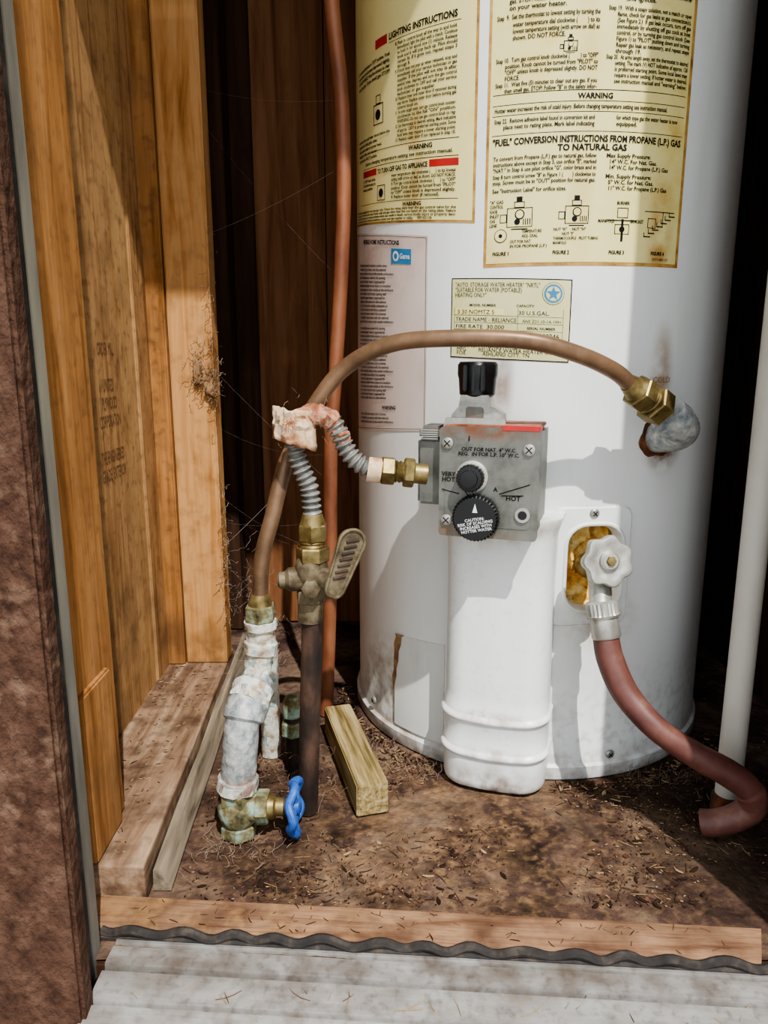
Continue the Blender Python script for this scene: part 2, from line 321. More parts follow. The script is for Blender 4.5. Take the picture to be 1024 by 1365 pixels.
# ---------------- labels ----------------
class Label:
    def __init__(s,name,p0,p1,zb,zt,skew_b=0,skew_t=0,zref=None):
        s.n=name;s.p0=p0;s.p1=p1;s.W=(p1-p0)*DEG*R;s.zb=zb;s.zt=zt;s.kb=skew_b;s.kt=skew_t;s.lay={}
    def mp(s,x,z,off):
        t=(z-s.zb)/(s.zt-s.zb); sk=(s.kb*(1-t)+s.kt*t)*(1-x/s.W)
        return cyl(s.p0+x/R/DEG,z+sk,off)
    def rect(s,x0,z0,x1,z1,mat,off=.0009):
        V,F=s.lay.setdefault(mat,([],[])); n=max(1,int(abs(x1-x0)/.008)); b=len(V)
        for i in range(n+1):
            x=x0+(x1-x0)*i/n; V.append(s.mp(x,z0,off)); V.append(s.mp(x,z1,off))
        for i in range(n): F.append((b+2*i,b+2*i+2,b+2*i+3,b+2*i+1))
    def frame(s,x0,z0,x1,z1,w,mat='ink'):
        s.rect(x0,z0,x1,z0+w,mat);s.rect(x0,z1-w,x1,z1,mat);s.rect(x0,z0,x0+w,z1,mat);s.rect(x1-w,z0,x1,z1,mat)
    def text(s,body,x,z,size,width=None,bold=0,line=1.0,mat='ink',align='L',off=.0012):
        v,f=text_geo(body,bold,line)
        if not v: return
        mx=max(a for a,b in v); kx=size
        if width: kx=min(width/mx,size*1.3) if not (width and align=='F') else width/mx
        if align=='C': x-=mx*kx/2
        V,F=s.lay.setdefault(mat,([],[])); b0=len(V)
        for a,b in v: V.append(s.mp(x+a*kx,z+b*size,off))
        F+=[tuple(b0+i for i in q) for q in f]
    def disc(s,x,z,r,mat,off=.001,star=0):
        V,F=s.lay.setdefault(mat,([],[])); b=len(V);n=star*2 if star else 20
        V.append(s.mp(x,z,off))
        for k in range(n):
            a=2*math.pi*k/n+math.pi/2; rr=r*(.42 if star and k%2 else 1); V.append(s.mp(x+rr*math.cos(a),z+rr*math.sin(a),off))
        for k in range(n): F.append((b,b+1+k,b+1+(k+1)%n))
    def build(s):
        for k,(V,F) in s.lay.items(): mk(s.n+'_'+k,V,F,M[k],heater,smooth=True)
    def para(s,lns,x,z,size,width,pitch,bold=.024,just=True,mat='ink'):
        size*=.93
        for i,t in enumerate(lns):
            if not t: continue
            ind=len(t)-len(t.lstrip()); t2=t.strip()
            xi=x+ind*size*.27
            avail=width-ind*size*.27
            nat=len(t2)*size*.43
            wd=avail if (just and nat>avail*.86) else min(nat,avail)
            s.text(t2,xi,z-i*pitch,size,wd,bold=bold,mat=mat,align='F')

# big conversion label
L=Label('conversion_label',-24.5,26.3,.591,.93)
W=L.W
L.rect(0,.591,W,.93,'brownedge',.0004); L.rect(.003,.5945,W-.004,.928,'yellow',.0007)
L.para(['propane (L.P.) gas and in "OUT" position for','gas. STOP! Read "For Your Safety" located','on your water heater.'],.02,.8455,.0066,.09,.0060)
L.para(['Step  9.  Set the thermostat to lowest setting by turning the'],.008,.8255,.0066,.1,.006)
L.para(['water temperature dial clockwise (        ) to its','lowest temperature setting (with arrow on dial) as','shown. DO NOT FORCE.'],.024,.8185,.0064,.084,.006)
L.para(['Step 10.  Turn gas control knob clockwise (         ) to "OFF"','      position. Knob cannot be turned from "PILOT" to','      "OFF" unless knob is depressed slightly. DO NOT','      FORCE.','Step 11.  Wait five (5) minutes to clear out any gas. If you','      then smell gas, STOP! Follow "B" in the safety infor-'],.008,.787,.0062,.1,.0056)
L.para(['temperature adjustment dial counter-','clockwise (       ) until gas flows to main burner','and ignites.'],.133,.850,.0066,.074,.0062)
L.para(['Step 19.  With a soapy solution, not a match or open','      flame, check for gas leaks at gas connection(s).','      (See Figure 2.)  If gas leak occurs, turn off gas','      immediately by shutting off gas cock at inlet','      control, or by turning gas control knob (See','      Figure 1) to "PILOT" pushing down and turning','      Repair gas leak as necessary, and repeat steps',
 '      through 19.','Step 20.  At arms length away, set the thermostat to desired','      setting. The mark (V) HOT indicative of approx. 120','      is preferred starting point. Some local laws may','      require a lower setting. If hotter water is desired,','      see instruction manual and "warning" below.'],.116,.829,.0060,.092,.0054)
L.rect(.006,.7575,.208,.7582,'ink')
L.text('WARNING',W/2,.7500,.0072,None,bold=.035,align='C')
L.rect(.006,.7475,.208,.7481,'ink')
L.text('Hotter water increases the risk of scald injury. Before changing temperature setting see instruction manual.',.008,.741,.0060,.178,bold=.025,align='F')
L.rect(.006,.7378,.208,.7384,'ink')
L.para(['Step 22.  Remove adhesive label found in conversion kit and','      place next to rating plate. Mark label indicating'],.008,.731,.0062,.1,.0058)
L.para(['for which type gas the water heater is now','equipped.'],.13,.731,.0062,.07,.0058)
L.text('"FUEL" CONVERSION INSTRUCTIONS FROM PROPANE (L.P.) GAS',.007,.7100,.0088,.199,bold=.035,align='F')
L.text('TO NATURAL GAS',W/2,.7022,.0084,None,bold=.035,align='C')
L.rect(.006,.7195,.208,.7201,'ink')
L.para(['To convert from Propane (L.P.) gas to natural gas, follow','instructions above except in Step 5, use orifice "E", marked','"NAT." In Step 6 use pilot orifice "G", color brass and in'],.008,.6955,.006,.104,.0056)
L.para(['Step 8 turn control screw "B" in Figure 1 (        ) clockwise to','stop. Screw must be in "OUT" position for natural gas.'],.008,.678,.006,.104,.0056)
L.para(['See "Instruction Label" for orifice sizes.'],.008,.6645,.006,.075,.0056)
L.para(['Max Supply Pressure:','  14" W.C. For Nat. Gas.','  14" W.C. for Propane (L.P.) Gas'],.122,.6955,.006,.07,.0056,just=False)
L.para(['Min. Supply Pressure:','  5" W.C. for Nat. Gas.','  11" W.C. for Propane (L.P.) Gas'],.122,.676,.006,.07,.0056,just=False)
def gasfig(x,z,k=1):
    L.frame(x,z,x+.022*k,z+.016*k,.0008); L.frame(x+.006*k,z+.016*k,x+.015*k,z+.021*k,.0008); L.rect(x+.008*k,z+.021*k,x+.013*k,z+.025*k,'ink')
    L.disc(x+.011*k,z+.0105*k,.0042*k,'ink',.001); L.disc(x+.011*k,z+.0105*k,.0032*k,'yellow',.0014); L.disc(x+.009*k,z+.0045*k,.0025*k,'ink')
    L.frame(x-.006*k,z+.004*k,x,z+.011*k,.0008)
    for q in range(4): L.rect(x+.014*k+q*.0018*k,z+.002*k,x+.0148*k+q*.0018*k,z+.007*k,'ink')
    L.rect(x+.004*k,z-.002*k,x+.018*k,z-.001*k,'ink')
gasfig(.024,.630,1.2); gasfig(.083,.632,1.1); gasfig(.074,.7925,.62); 
L.frame(.137,.638,.149,.648,.0008); L.rect(.127,.635,.159,.6362,'ink'); L.frame(.135,.622,.151,.632,.0008); L.rect(.142,.615,.1445,.637,'ink'); L.disc(.143,.627,.003,'ink')
for k in range(7): L.rect(.168+.005*k,.620+.0035*k,.176+.005*k,.6213+.0035*k,'ink'); L.rect(.168+.005*k,.620+.0035*k,.1689+.005*k,.6248+.0035*k,'ink')
L.rect(.168,.645,.205,.6459,'ink'); L.rect(.19,.63,.1909,.646,'ink'); L.frame(.172,.629,.182,.639,.0008)
L.disc(.018,.622,.0068,'ink',.001); L.disc(.018,.622,.006,'yellow',.0014); L.disc(.018,.622,.002,'ink',.0016)
L.para(['"A" GAS','CONTROL','KNOB','INLET','GAS','LINE'],.006,.654,.005,.016,.0046,just=False)
L.para(['TEMPERATURE','ADJ. DIAL'],.040,.6245,.0046,.026,.0046,just=False)
L.para(['OUT FOR NAT.','IN FOR PROPANE (L.P.)'],.028,.6145,.0046,.038,.0046,just=False)
L.para(['NUT "K"     NUT "H"','        NUT "J"','THERMOCOUPLE   PILOT TUBING','MANIFOLD'],.072,.6255,.0043,.046,.0044,just=False)
L.text('BURNER',.136,.651,.0044,.014,bold=.03,align='F'); L.text('MANIFOLD                  BRACKET',.117,.6335,.0044,.05,bold=.03,align='F')
for i,x in enumerate((.01,.072,.13,.178)): L.text('FIGURE %d'%(i+1),x,.6025,.005,.017,bold=.035,align='F')
L.text('0591087-03',.18,.597,.004,.02,align='F')
L.build()

# left lighting instruction label
L=Label('lighting_label',-84,-27,.637,.93,.026,.0)
W=L.W
L.rect(0,.637,W,.93,'brownedge',.0004); L.rect(.003,.6395,W-.003,.928,'yellow',.0007)
L.text('LIGHTING INSTRUCTIONS',.12,.838,.0095,.098,bold=.035,align='F'); L.rect(.09,.836,.116,.846,'redink'); L.rect(.12,.8345,.222,.8351,'ink')
body=['8. Push in control knob all the way in and hold.','   Immediately light the pilot with a match. Continue','   to hold in for about one (1) minute. Release','   knob and it will pop back up. Pilot should','   remain lit. If it goes out, repeat steps 3','   through 8.','9. If knob does not pop up when released, stop and',
'   immediately call your service technician or gas','   supplier. If the pilot will not stay lit after','   several tries, depress and turn the gas control','   knob clockwise to OFF and call your service','   technician or gas supplier.','10. Replace inner and outer door if removed during','   step above. Replace outer door before turning gas','   control knob on.','11. At arms length away, turn gas control knob counter-','   clockwise to the full "ON" position.','   WARNING Do not use gas control knob to reg-','12. Set thermostat to desired setting. Mark indicative','   of approx. 120 F is preferred starting point. Some','   local laws may require a lower starting point.','13. Replace outer door if not replaced in step 10.']
L.para(body,.132,.8285,.0052,.086,.00485)
L.para(['4. Turn knob clockwise to "OFF" position. Knob','  cannot be turned unless depressed slightly.','  DO NOT FORCE. Wait five minutes to clear','  out any gas. If you smell gas STOP!'],.03,.822,.006,.092,.0062)
L.para(['  Remove inner and outer doors below the','  control and find pilot tube.','  Follow pilot tube to burner head.','  Position of the main burner.','  Turn knob to PILOT position.'],.03,.745-.006,.0055,.092,.0058)
L.frame(.085,.752,.108,.775,.0012); L.disc(.096,.763,.006,'ink'); L.frame(.091,.775,.102,.785,.001)
L.rect(.075,.7222,.222,.7229,'ink')
L.text('WARNING',.172,.7150,.0070,None,bold=.035,align='C')
L.text('Before changing temperature setting see instruction manual.',.06,.7085,.0055,.155,bold=.025,align='F')
L.rect(.05,.7045,.222,.7052,'ink')
L.rect(.185,.695,.222,.7025,'redink'); L.rect(.05,.695,.092,.7025,'redink')
L.text('TO TURN OFF GAS TO APPLIANCE',.095,.6955,.0075,.088,bold=.035,align='F')
L.para(['water temperature dial clockwise (      ) to its lowest','setting (with arrow on dial) as shown. DO NOT FORCE.','3. Turn gas control knob clockwise (      ) to "OFF"','position. Knob cannot be turned from "PILOT"','to "OFF" unless knob is depressed slightly.','4. Replace outer door (if removed).'],.125,.689,.0053,.094,.00485)
L.para(['1. STOP! Read safety','2. Set thermostat to','lowest position'],.05,.6885,.0053,.04,.005)
L.frame(.094,.664,.112,.682,.001); L.disc(.103,.673,.005,'ink')
L.rect(.04,.6615,.222,.6621,'ink')
L.text('WARNING',.16,.6555,.006,None,bold=.035,align='C')
L.para(['This heater is equipped for one type gas only. Check the rating plate near the gas control valve for the','correct gas. Do not use this water heater with any gas other than the one listed on the rating plate. Failure','to use the correct gas can cause problems which can result in death, serious bodily injury or property dam-','age. If you are not sure, or have any questions, contact your gas supplier or utility.     0591621-06'],.02,.6518,.0042,.2,.0037)
L.build()
# white/pink home instruction label
L=Label('home_instruction_label',-84,-40.5,.413,.629,-.013,.026)
W=L.W
L.rect(0,.413,W,.629,'pinkpaper',.0006)
L.frame(.002,.415,W-.002,.627,.0005)
L.text('MOBILE HOME INSTRUCTIONS',.05,.618,.0065,.09,bold=.03,align='F')
t=[]
src='this water heater is approved for installation in mobile homes when it is installed in accordance with the national standards and local codes provide outside combustion air to the heater enclosure and vent to outdoors only the door opening shall be sealed '.split()
k=0
for i in range(46):
    ln=''
    while len(ln)<44: ln+=src[k%len(src)]+' '; k+=1+(i%3==0)
    t.append(ln.strip())
L.para(t[:15],.03,.594,.0048,.128,.0043,bold=.01)
L.para(t[15:34],.03,.5265,.0048,.128,.0043,bold=.01)
L.text('WARNING',.12,.4375,.006,None,bold=.03,align='C')
L.para(t[36:39],.03,.4305,.0048,.128,.0045,bold=.01)
L.rect(.125,.598,.16,.614,'blueink',.001); L.disc(.134,.606,.0055,'whiteink',.0012); L.disc(.134,.606,.003,'blueink',.0014); L.text('Gama',.141,.6035,.008,.017,mat='whiteink',align='F',bold=.02)
L.build()
# rating label
L=Label('rating_label',-33,-2.3,.4915,.577,.006,.005)
W=L.W
L.rect(0,.4915,W,.577,'ink',.0005); L.rect(.0012,.4927,W-.0012,.5758,'cream',.0008)
L.text('"AUTO. STORAGE WATER HEATER" "NRTL"\n"SUITABLE FOR WATER (POTABLE)\nHEATING ONLY"',.005,.568,.0064,.092,line=.85,align='F')
L.text('MODEL NUMBER                    CAPACITY',.022,.5475,.0036,.07,align='F',bold=.02)
L.rect(.005,.5385,.06,.5455,'yellow',.001); L.text('5 30 NOMTZ 5              30 U.S.GAL.',.008,.5395,.006,.1,align='F')
for z in(.5375,.530,.5225,.515,.5075): L.rect(.004,z,W-.008,z+.0004,'ink')
L.rect(.004,.5075,.0044,.546,'ink'); L.rect(.075,.515,.0754,.546,'ink'); L.rect(W-.008,.5075,W-.0076,.546,'ink')
L.text('TRADE NAME - RELIANCE',.006,.5315,.006,.068,align='F'); L.text('FIRE RATE  30,000',.006,.524,.006,.055,align='F')
L.text('ANS Z21.10-1A-1991',.08,.5315,.0045,.04,align='F'); L.text('SERIAL NUMBER',.085,.5245,.0036,.03,align='F',bold=.02)
L.text('NATURAL   30,000',.006,.5165,.006,.055,align='F'); L.text('D92200246',.085,.5155,.0075,.034,align='F')
L.text('GAS            BTU/HR.            GAL./HR.',.006,.509,.0036,.075,align='F',bold=.02); L.text('GAS PRESSURE IN W.C.',.075,.509,.0036,.045,align='F',bold=.02)
L.text('MAXIMUM HYDROSTATIC\nMFG.        RELIANCE WATER HEATER CO\nFOR            ASHLAND CITY, TN',.008,.5035,.006,.105,line=.7,align='F')
L.disc(.111,.562,.0115,'ink',.001); L.disc(.111,.562,.011,'cream',.0012); L.disc(.111,.562,.0095,'blueink',.0014); L.disc(.111,.562,.0075,'cream',.0016); L.disc(.111,.562,.0075,'blueink',.0018,star=5)
L.build()
# hand-pressed word above the cold side outlet
V,F=text_geo('COLD',.0,1,'CENTER')
mk('cold_marking',[cyl(24+a*.009/R/DEG,.470+b*.009,.0006) for a,b in V],F,M['rust_streak'],heater,smooth=False)

# ---------------- gas control valve ----------------
VP=-18; VR=.33
gv=empty('gas_control_valve',(HC.x+VR*math.sin(VP*DEG),HC.y-VR*math.cos(VP*DEG),0),VP*DEG,heater)
w=.0495; z0,z1=.317,.428
box('valve_body',-w,w,.004,.085,z0+.003,z1,M['alu_cast'],gv,bev=.004)
prism('valve_face_plate',rrect(0,(z0+z1)/2,2*w+.002,z1-z0+.002,.004),-.001,.006,M['alu_cast'],gv)
prism('valve_face_inset',rrect(0,.353,.088,.05,.006),-.0018,0,M['alu_cast'],gv)
box('valve_top_plate',-w+.002,w-.001,.006,.07,z1-.001,z1+.003,M['rusty_top'],gv,bev=.001)
box('red_warning_strip',.012,w+.001,-.0015,.012,z1-.002,z1+.0035,M['redink'],gv,bev=.001)
box('inlet_block',-w-.028,-w+.002,.012,.052,.345,.415,M['alu_cast'],gv,bev=.003)
box('inlet_cap',-w-.026,-w-.002,.008,.05,.413,.428,M['alu_cast'],gv,bev=.004)
for k in range(5): box('inlet_cap_rib_%d'%k,-w-.023,-w-.005,.0065,.009,.4148+.0022*k,.4159+.0022*k,M['alu_bright'],gv,bev=.0003)
prism('knob_bracket',[(-.045,z1),(-.045+.002,z1+.012),(-.036,z1+.02),(-.034,z1+.032),(-.006,z1+.032),(-.004,z1+.02),(.008,z1+.012),(.010,z1)],.018,.05,M['alu_bright'],gv)
prism('knob_bracket_window',rrect(-.019,z1+.012,.018,.016,.003),.0165,.018,M['alu_cast'],gv)
prism('bracket_flange',[(-.050,z1),(-.048,z1+.009),(.012,z1+.009),(.014,z1)],.012,.018,M['alu_bright'],gv)
def sq(a,d): return 1+(.12*abs(math.cos(2*a)))
lathe('pilot_knob',[(0,.012),(.004,.0165),(.02,.0175),(.024,.0185),(.034,.0185),(.037,.0165),(.0375,.004)],(-.020,.034,z1+.028),(0,0,1),M['black'],gv,seg=32,rf=sq)
for k in range(3): box('knob_rib_%d'%k,-.031+.009*k,-.027+.009*k,.013,.02,z1+.036,z1+.062,M['black'],gv,bev=.001)
kn=lambda a,d:1+.035*math.cos(24*a)
lathe('pilot_dial_ring',[(0,.0165),(.004,.0165),(.005,.0145)],(-.016,-.001,.3795),(0,-1,0),M['alu_bright'],gv,seg=32)
lathe('pilot_dial',[(0,.0135),(.012,.0135),(.014,.0125),(.0145,.009),(.0165,.0085),(.017,.002)],(-.016,-.004,.3795),(0,-1,0),M['black'],gv,seg=72,rf=kn)
lathe('temperature_dial',[(0,.0205),(.002,.0235),(.010,.0235),(.0115,.022),(.012,.0215),(.012,.001)],(-.010,-.002,.3385),(0,-1,0),M['black'],gv,seg=120,rf=lambda a,d:1+.03*math.cos(40*a))
def screwl(nm,x,z): 
    lathe(nm,[(0,.0058),(.0022,.0058),(.0032,.004),(.0033,.0005)],(x,-.001,z),(0,-1,0),M['alu_bright'],gv,seg=18)
    for s in(1,-1): tube(nm+'_slot',[(x-.003,-.0044,z-s*.003),(x,-.0044,z),(x+.003,-.0044,z+s*.003)],.0006,M['dark'],gv,n=1,seg=6)
for i,(x,z) in enumerate(((-.042,.4125),(.040,.4085),(-.042,.333),)): screwl('body_screw_%d'%i,x,z)
lathe('gas_port',[(0,.0075),(.003,.0075),(.003,.005)],(.036,-.001,.343),(0,-1,0),M['alu_bright'],gv,seg=20)
lathe('gas_port_hole',[(0,.0045),(.0005,.0045)],(.036,-.004,.343),(0,-1,0),M['black'],gv,seg=20)
def vtext(body,x,z,size,mat,y=-.0022,bold=.01,line=.9,rot=0):
    V,F=text_geo(body,bold,line,'CENTER'); c,s_=math.cos(rot),math.sin(rot)
    mk('face_text',[(x+(a*c-b*s_)*size,y,z+(a*s_+b*c)*size) for a,b in V],F,M[mat],gv,smooth=False)
vtext('OUT FOR NAT. 4" W.C.\nREG.  IN FOR L.P. 10" W.C.',.000,.4055,.0053,'ink',bold=.02)
vtext('I',-.020,.4155,.007,'ink',bold=.03)
vtext('VERY\nHOT',-.0405,.379,.0062,'ink',bold=.025); vtext('HOT',.026,.357,.0068,'ink',bold=.025); vtext('A',.008,.3655,.0062,'ink',bold=.025)
for a,b in (((.012,.363),(.042,.374)),((.014,.3615),(.036,.3625)),((-.029,.361),(-.047,.365)),((-.018,.358),(-.028,.37))):
    mid=((a[0]+b[0])/2,-.0018,(a[1]+b[1])/2); tube('dial_mark',[(a[0],-.0018,a[1]),mid,(b[0],-.0018,b[1])],.0006,M['ink'],gv,n=1,seg=6)
vtext('CAUTION:\nRISK OF SCALDING\nINCREASES WITH\nHOTTER WATER',-.010,.3365,.0042,'whiteink',y=-.0146,bold=.01,rot=math.radians(12))
prism('dial_pointer',[(-.0125,.345),(-.0075,.345),(-.010,.354)],-.0148,-.0135,M['whiteink'],gv)

# ---------------- drain valve ----------------
dv=empty('drain_valve')
kc=Vector((.2345,.752,.287)); base=cyl(7,.262,-.02)
tube('valve_body',[base,base.lerp(kc,.5)+Vector((0,0,-.006)),Vector((.236,.77,.277))],.013,M['brass'],dv,n=6,rf=lambda t,L_,a:.013+.002*math.sin(t*9))
tube('spout',[(.234,.785,.272),(.233,.764,.256),(.2315,.752,.238)],.012,M['alu_bright'],dv,n=8)
ax=Vector((.12,-1,.28)).normalized()
lathe('stem',[(0,.008),(.02,.007)],kc-ax*.02,ax,M['brass'],dv)
lob=lambda a,d:1+.075*math.cos(7*a)
lathe('handwheel',[(0,.014),(.001,.0245),(.003,.0262),(.009,.0262),(.011,.0250),(.0118,.0195),(.0105,.0165),(.0110,.0115)],kc-ax*.004,ax,M['alu_bright'],dv,seg=112,rf=lob,angle=40)
lathe('handwheel_boss',[(0,.011),(.004,.0105),(.006,.008)],kc+ax*.0062,ax,M['alu_bright'],dv)
lathe('handwheel_screw',[(0,.0055),(.003,.005),(.0035,.001)],kc+ax*.0122,ax,M['brass'],dv,seg=6)
hx=Vector((.006,-.01,-.04)).normalized(); hb=Vector((.2315,.752,.2435))
lathe('hose_coupling',[(0,.0135),(.002,.0165),(.014,.0165),(.0155,.0175),(.018,.0165),(.0185,.0145),(.038,.0155),(.040,.0145)],hb,hx,M['alu_bright'],dv,seg=48,rf=lambda a,d:1+(.03*math.cos(24*a) if d<.016 else 0))

hose=empty('drain_hose')
tube('hose',[(.236,.744,.208),(.2405,.735,.183),(.2545,.72,.151),(.281,.70,.123),(.3176,.69,.0997),(.3516,.685,.0815),(.3740,.682,.0645),(.3800,.684,.044),(.367,.688,.028),(.350,.694,.018),(.338,.70,.0135)],.0135,M['hose'],hose,n=12,seg=24,rf=lambda t,L_,a:.0136+.0008*math.sin(L_*40)+(.0012 if t>.6 else 0))

# PVC pipe
pv=empty('pvc_pipe')
lathe('pipe',[(0,.0135),(1.69,.0135)],(.381,.737,0.001),(0,0,1),M['pvc'],pv)
lathe('collar',[(0,.0165),(.02,.0165),(.024,.0138)],(.381,.737,0.001),(0,0,1),M['rust'],pv)

# ---------------- copper arch connector & elbow ----------------
arch=empty('copper_water_connector')
tube('copper_tube',[(-.132,.75,.247),(-.1275,.75,.294),(-.116,.752,.336),(-.1034,.765,.387),(-.092,.775,.41),(-.0717,.775,.449),(-.0399,.77,.487),(.006,.75,.510),(.0626,.728,.5155),(.134,.716,.513),(.1856,.722,.5004),(.2257,.735,.484),(.248,.745,.4675)],.0083,M['copper_dull'],arch,n=12,seg=20)
a0=Vector((.241,.742,.473)); a1=Vector((.300,.770,.434)); d=(a1-a0).normalized()
lathe('flare_nut_taper',[(0,.009),(.012,.0125),(.016,.0145)],a0,d,M['brass'],arch)
hexnut('flare_nut',a0+d*.014,d,.016,.0178,M['brass'],arch,rot=.3)
lathe('union_threads',[(0,.013),(.002,.014),(.004,.013),(.006,.014),(.008,.013)],a0+d*.03,d,M['brass'],arch)
hexnut('union_nut',a0+d*.038,d,.017,.0195,M['brass'],arch,rot=.1)
lathe('nut_lower_taper',[(0,.009),(.010,.0125),(.014,.0135)],(-.132,.75,.252),(0,0,-1),M['brass'],arch)
hexnut('nut_lower',(-.132,.75,.24),(0,0,-1),.018,.0165,M['brass_green'],arch)
el=empty('galvanized_elbow',parent=heater)
tube('elbow',[(.303,.842,.408),(.3100,.815,.413),(.3150,.795,.418),(.3125,.780,.425),(.303,.772,.432),(.293,.767,.439)],.018,M['galv'],el,n=8,seg=28,rf=lambda t,L_,a:.0175+(.0022 if t>.78 else 0)+.0015*math.sin(t*math.pi))
lathe('rust_ring',[(0,.024),(.0012,.0235),(.0015,.017)],cyl(24,.410,-.0005),(math.sin(24*DEG),-math.cos(24*DEG),0),M['rust'],el,seg=28,rf=lambda a,d:1+.08*math.sin(3*a)+.05*math.sin(7*a))

# vertical copper pipe (stands beside the tank)
cp=empty('copper_pipe')
tube('riser',[(-.075,.985,1.69),(-.068,.98,1.25),(-.0634,.97,.98),(-.0605,.97,.895),(-.0515,.97,.803),(-.0495,.97,.70),(-.0523,.97,.631),(-.0559,.97,.568),(-.0629,.97,.474),(-.0701,.97,.377),(-.0743,.97,.17),(-.0820,.97,.0)],.0092,M['copper'],cp,n=10)

# ---------------- gas line ----------------
gl=empty('black_gas_pipe')
lathe('pipe',[(0,.0113),(.235,.0113)],(-.0855,.742,.0),Vector((.010,0,.235)),M['blackiron'],gl)
lathe('coupling',[(0,.0135),(.026,.0135),(.027,.0113)],(-.0780,.742,.225),(0.03,0,1),M['bronze'],gl)
sv=empty('gas_shutoff_valve')
hexnut('lower_hex',(-.0765,.742,.246),(0,0,1),.014,.0165,M['bronze'],sv,rot=.2)
lathe('ball_body',[(0,.012),(.008,.016),(.02,.019),(.032,.016),(.04,.0125)],(-.0755,.742,.258),(0,0,1),M['bronze'],sv)
hexnut('upper_hex',(-.074,.742,.290),(0,0,1),.016,.0175,M['brass'],sv,rot=.5)
lathe('threads',[(0,.0125),(.002,.0135),(.004,.0125),(.006,.0135),(.008,.0125)],(-.074,.742,.305),(0,0,1),M['brass'],sv)
hexnut('flare_nut',(-.0735,.742,.312),(0,0,1),.018,.0155,M['brass'],sv)
lathe('flare_taper',[(0,.0135),(.012,.010)],(-.0735,.742,.329),(0,0,1),M['brass'],sv)
lathe('side_plug',[(0,.013),(.014,.0125),(.018,.009),(.024,.0085),(.026,.006)],(-.085,.740,.272),(-1,-.15,-.05),M['bronze'],sv,seg=16)
lathe('stem_boss',[(0,.0135),(.014,.013),(.02,.010),(.032,.0095),(.034,.006)],(-.070,.738,.272),(.75,-.6,.05),M['bronze'],sv,seg=20)
lathe('front_nut',[(0,.010),(.01,.0098),(.012,.006)],(-.074,.725,.268),(0,-1,0),M['bronze'],sv,seg=6)
hs=empty('lever_handle',(-.0385,.712,.299),0,sv); hs.rotation_euler=(0,math.radians(22),math.radians(22))
ol=[];n2=12
for k in range(n2+1):
    a=math.pi*k/n2; ol.append((.0135*math.cos(a),.019+.0135*math.sin(a)))
for k in range(n2+1):
    a=math.pi+math.pi*k/n2; ol.append((.0095*math.cos(a),-.030+.0095*math.sin(a)))
prism('paddle',ol,0,.006,M['bronze'],hs)
tube('paddle_rim',[(x,-.0005,z) for x,z in ol],.0018,M['bronze'],hs,closed=True,seg=8)
for k in range(7):
    zz=-.018+.0065*k; tube('slot_%d'%k,[(-.006,-.0003,zz-.003),(0,-.0003,zz),(.006,-.0003,zz+.003)],.0015,M['blackiron'],hs,n=2,seg=8)

fx=empty('corrugated_gas_connector')
fp=[(-.0735,.742,.340),(-.0762,.741,.368),(-.0848,.739,.391),(-.0903,.738,.414),(-.0852,.738,.434),(-.0687,.738,.4414),(-.0501,.738,.433),(-.039,.738,.410),(-.028,.739,.395),(-.0114,.742,.385)]
tube('flex_tube',fp,.0085,M['flex'],fx,n=34,seg=18,rf=lambda t,L_,a:.0084+.0018*math.sin(L_*2*math.pi/.0066))
tube('flaky_wrap',[Vector(p)+Vector((0,-.001,.001)) for p in fp[3:8]],.0105,M['wrap'],fx,n=14,seg=20,rf=lambda t,L_,a:.0098+.0048*noise.noise(Vector((L_*170,a*1.6,2)))-(.003 if t>.75 else 0))
lathe('end_collar',[(0,.0125),(.014,.0125)],(-.0165,.741,.387),(1,.02,-.16),M['tag'],fx)
dd=Vector((1,.05,-.1)).normalized(); o0=Vector((-.003,.743,.3855))
hexnut('brass_nut_a',o0,dd,.014,.0150,M['brass'],fx)
lathe('brass_threads',[(0,.010),(.002,.0115),(.004,.010),(.006,.0115),(.008,.010),(.010,.011)],o0+dd*.0135,dd,M['brass'],fx)
hexnut('brass_nut_b',o0+dd*.023,dd,.011,.0150,M['brass'],fx,rot=.4)
lathe('nipple',[(0,.0105),(.014,.0105)],o0+dd*.033,dd,M['brass'],fx)
# crumpled tag wrapped over the connector
vs=[];fs=[];TA,TB=14,8
for i in range(TA+1):
    for j in range(TB+1):
        x=-.109+.040*i/TA; t=(i-TA/2)/(TA/2)
        z=.4145+.031*j/TB+ .005*(1-i/TA)-(.004*(t+1) if j<3 else 0)
        y=.722+.012*t*t+.005*noise.noise(Vector((i*.5,j*.6,9)))
        e=.0024*noise.noise(Vector((i*.8,j*.8,3)))
        vs.append((x+e,y,z+e))
for i in range(TA):
    for j in range(TB): b=i*(TB+1)+j; fs.append((b,b+TB+1,b+TB+2,b+1))
to=mk('paper_tag_sheet',vs,fs,M['tag'],fx,angle=20); md=to.modifiers.new('s','SOLIDIFY'); md.thickness=.002; md.offset=1
V,F=text_geo('GAS\nLINE',.02,.8,'CENTER')
mk('tag_print',[(-.091+a*.0075,.7165,.436+b*.0075) for a,b in V],F,M['wrap'],fx)

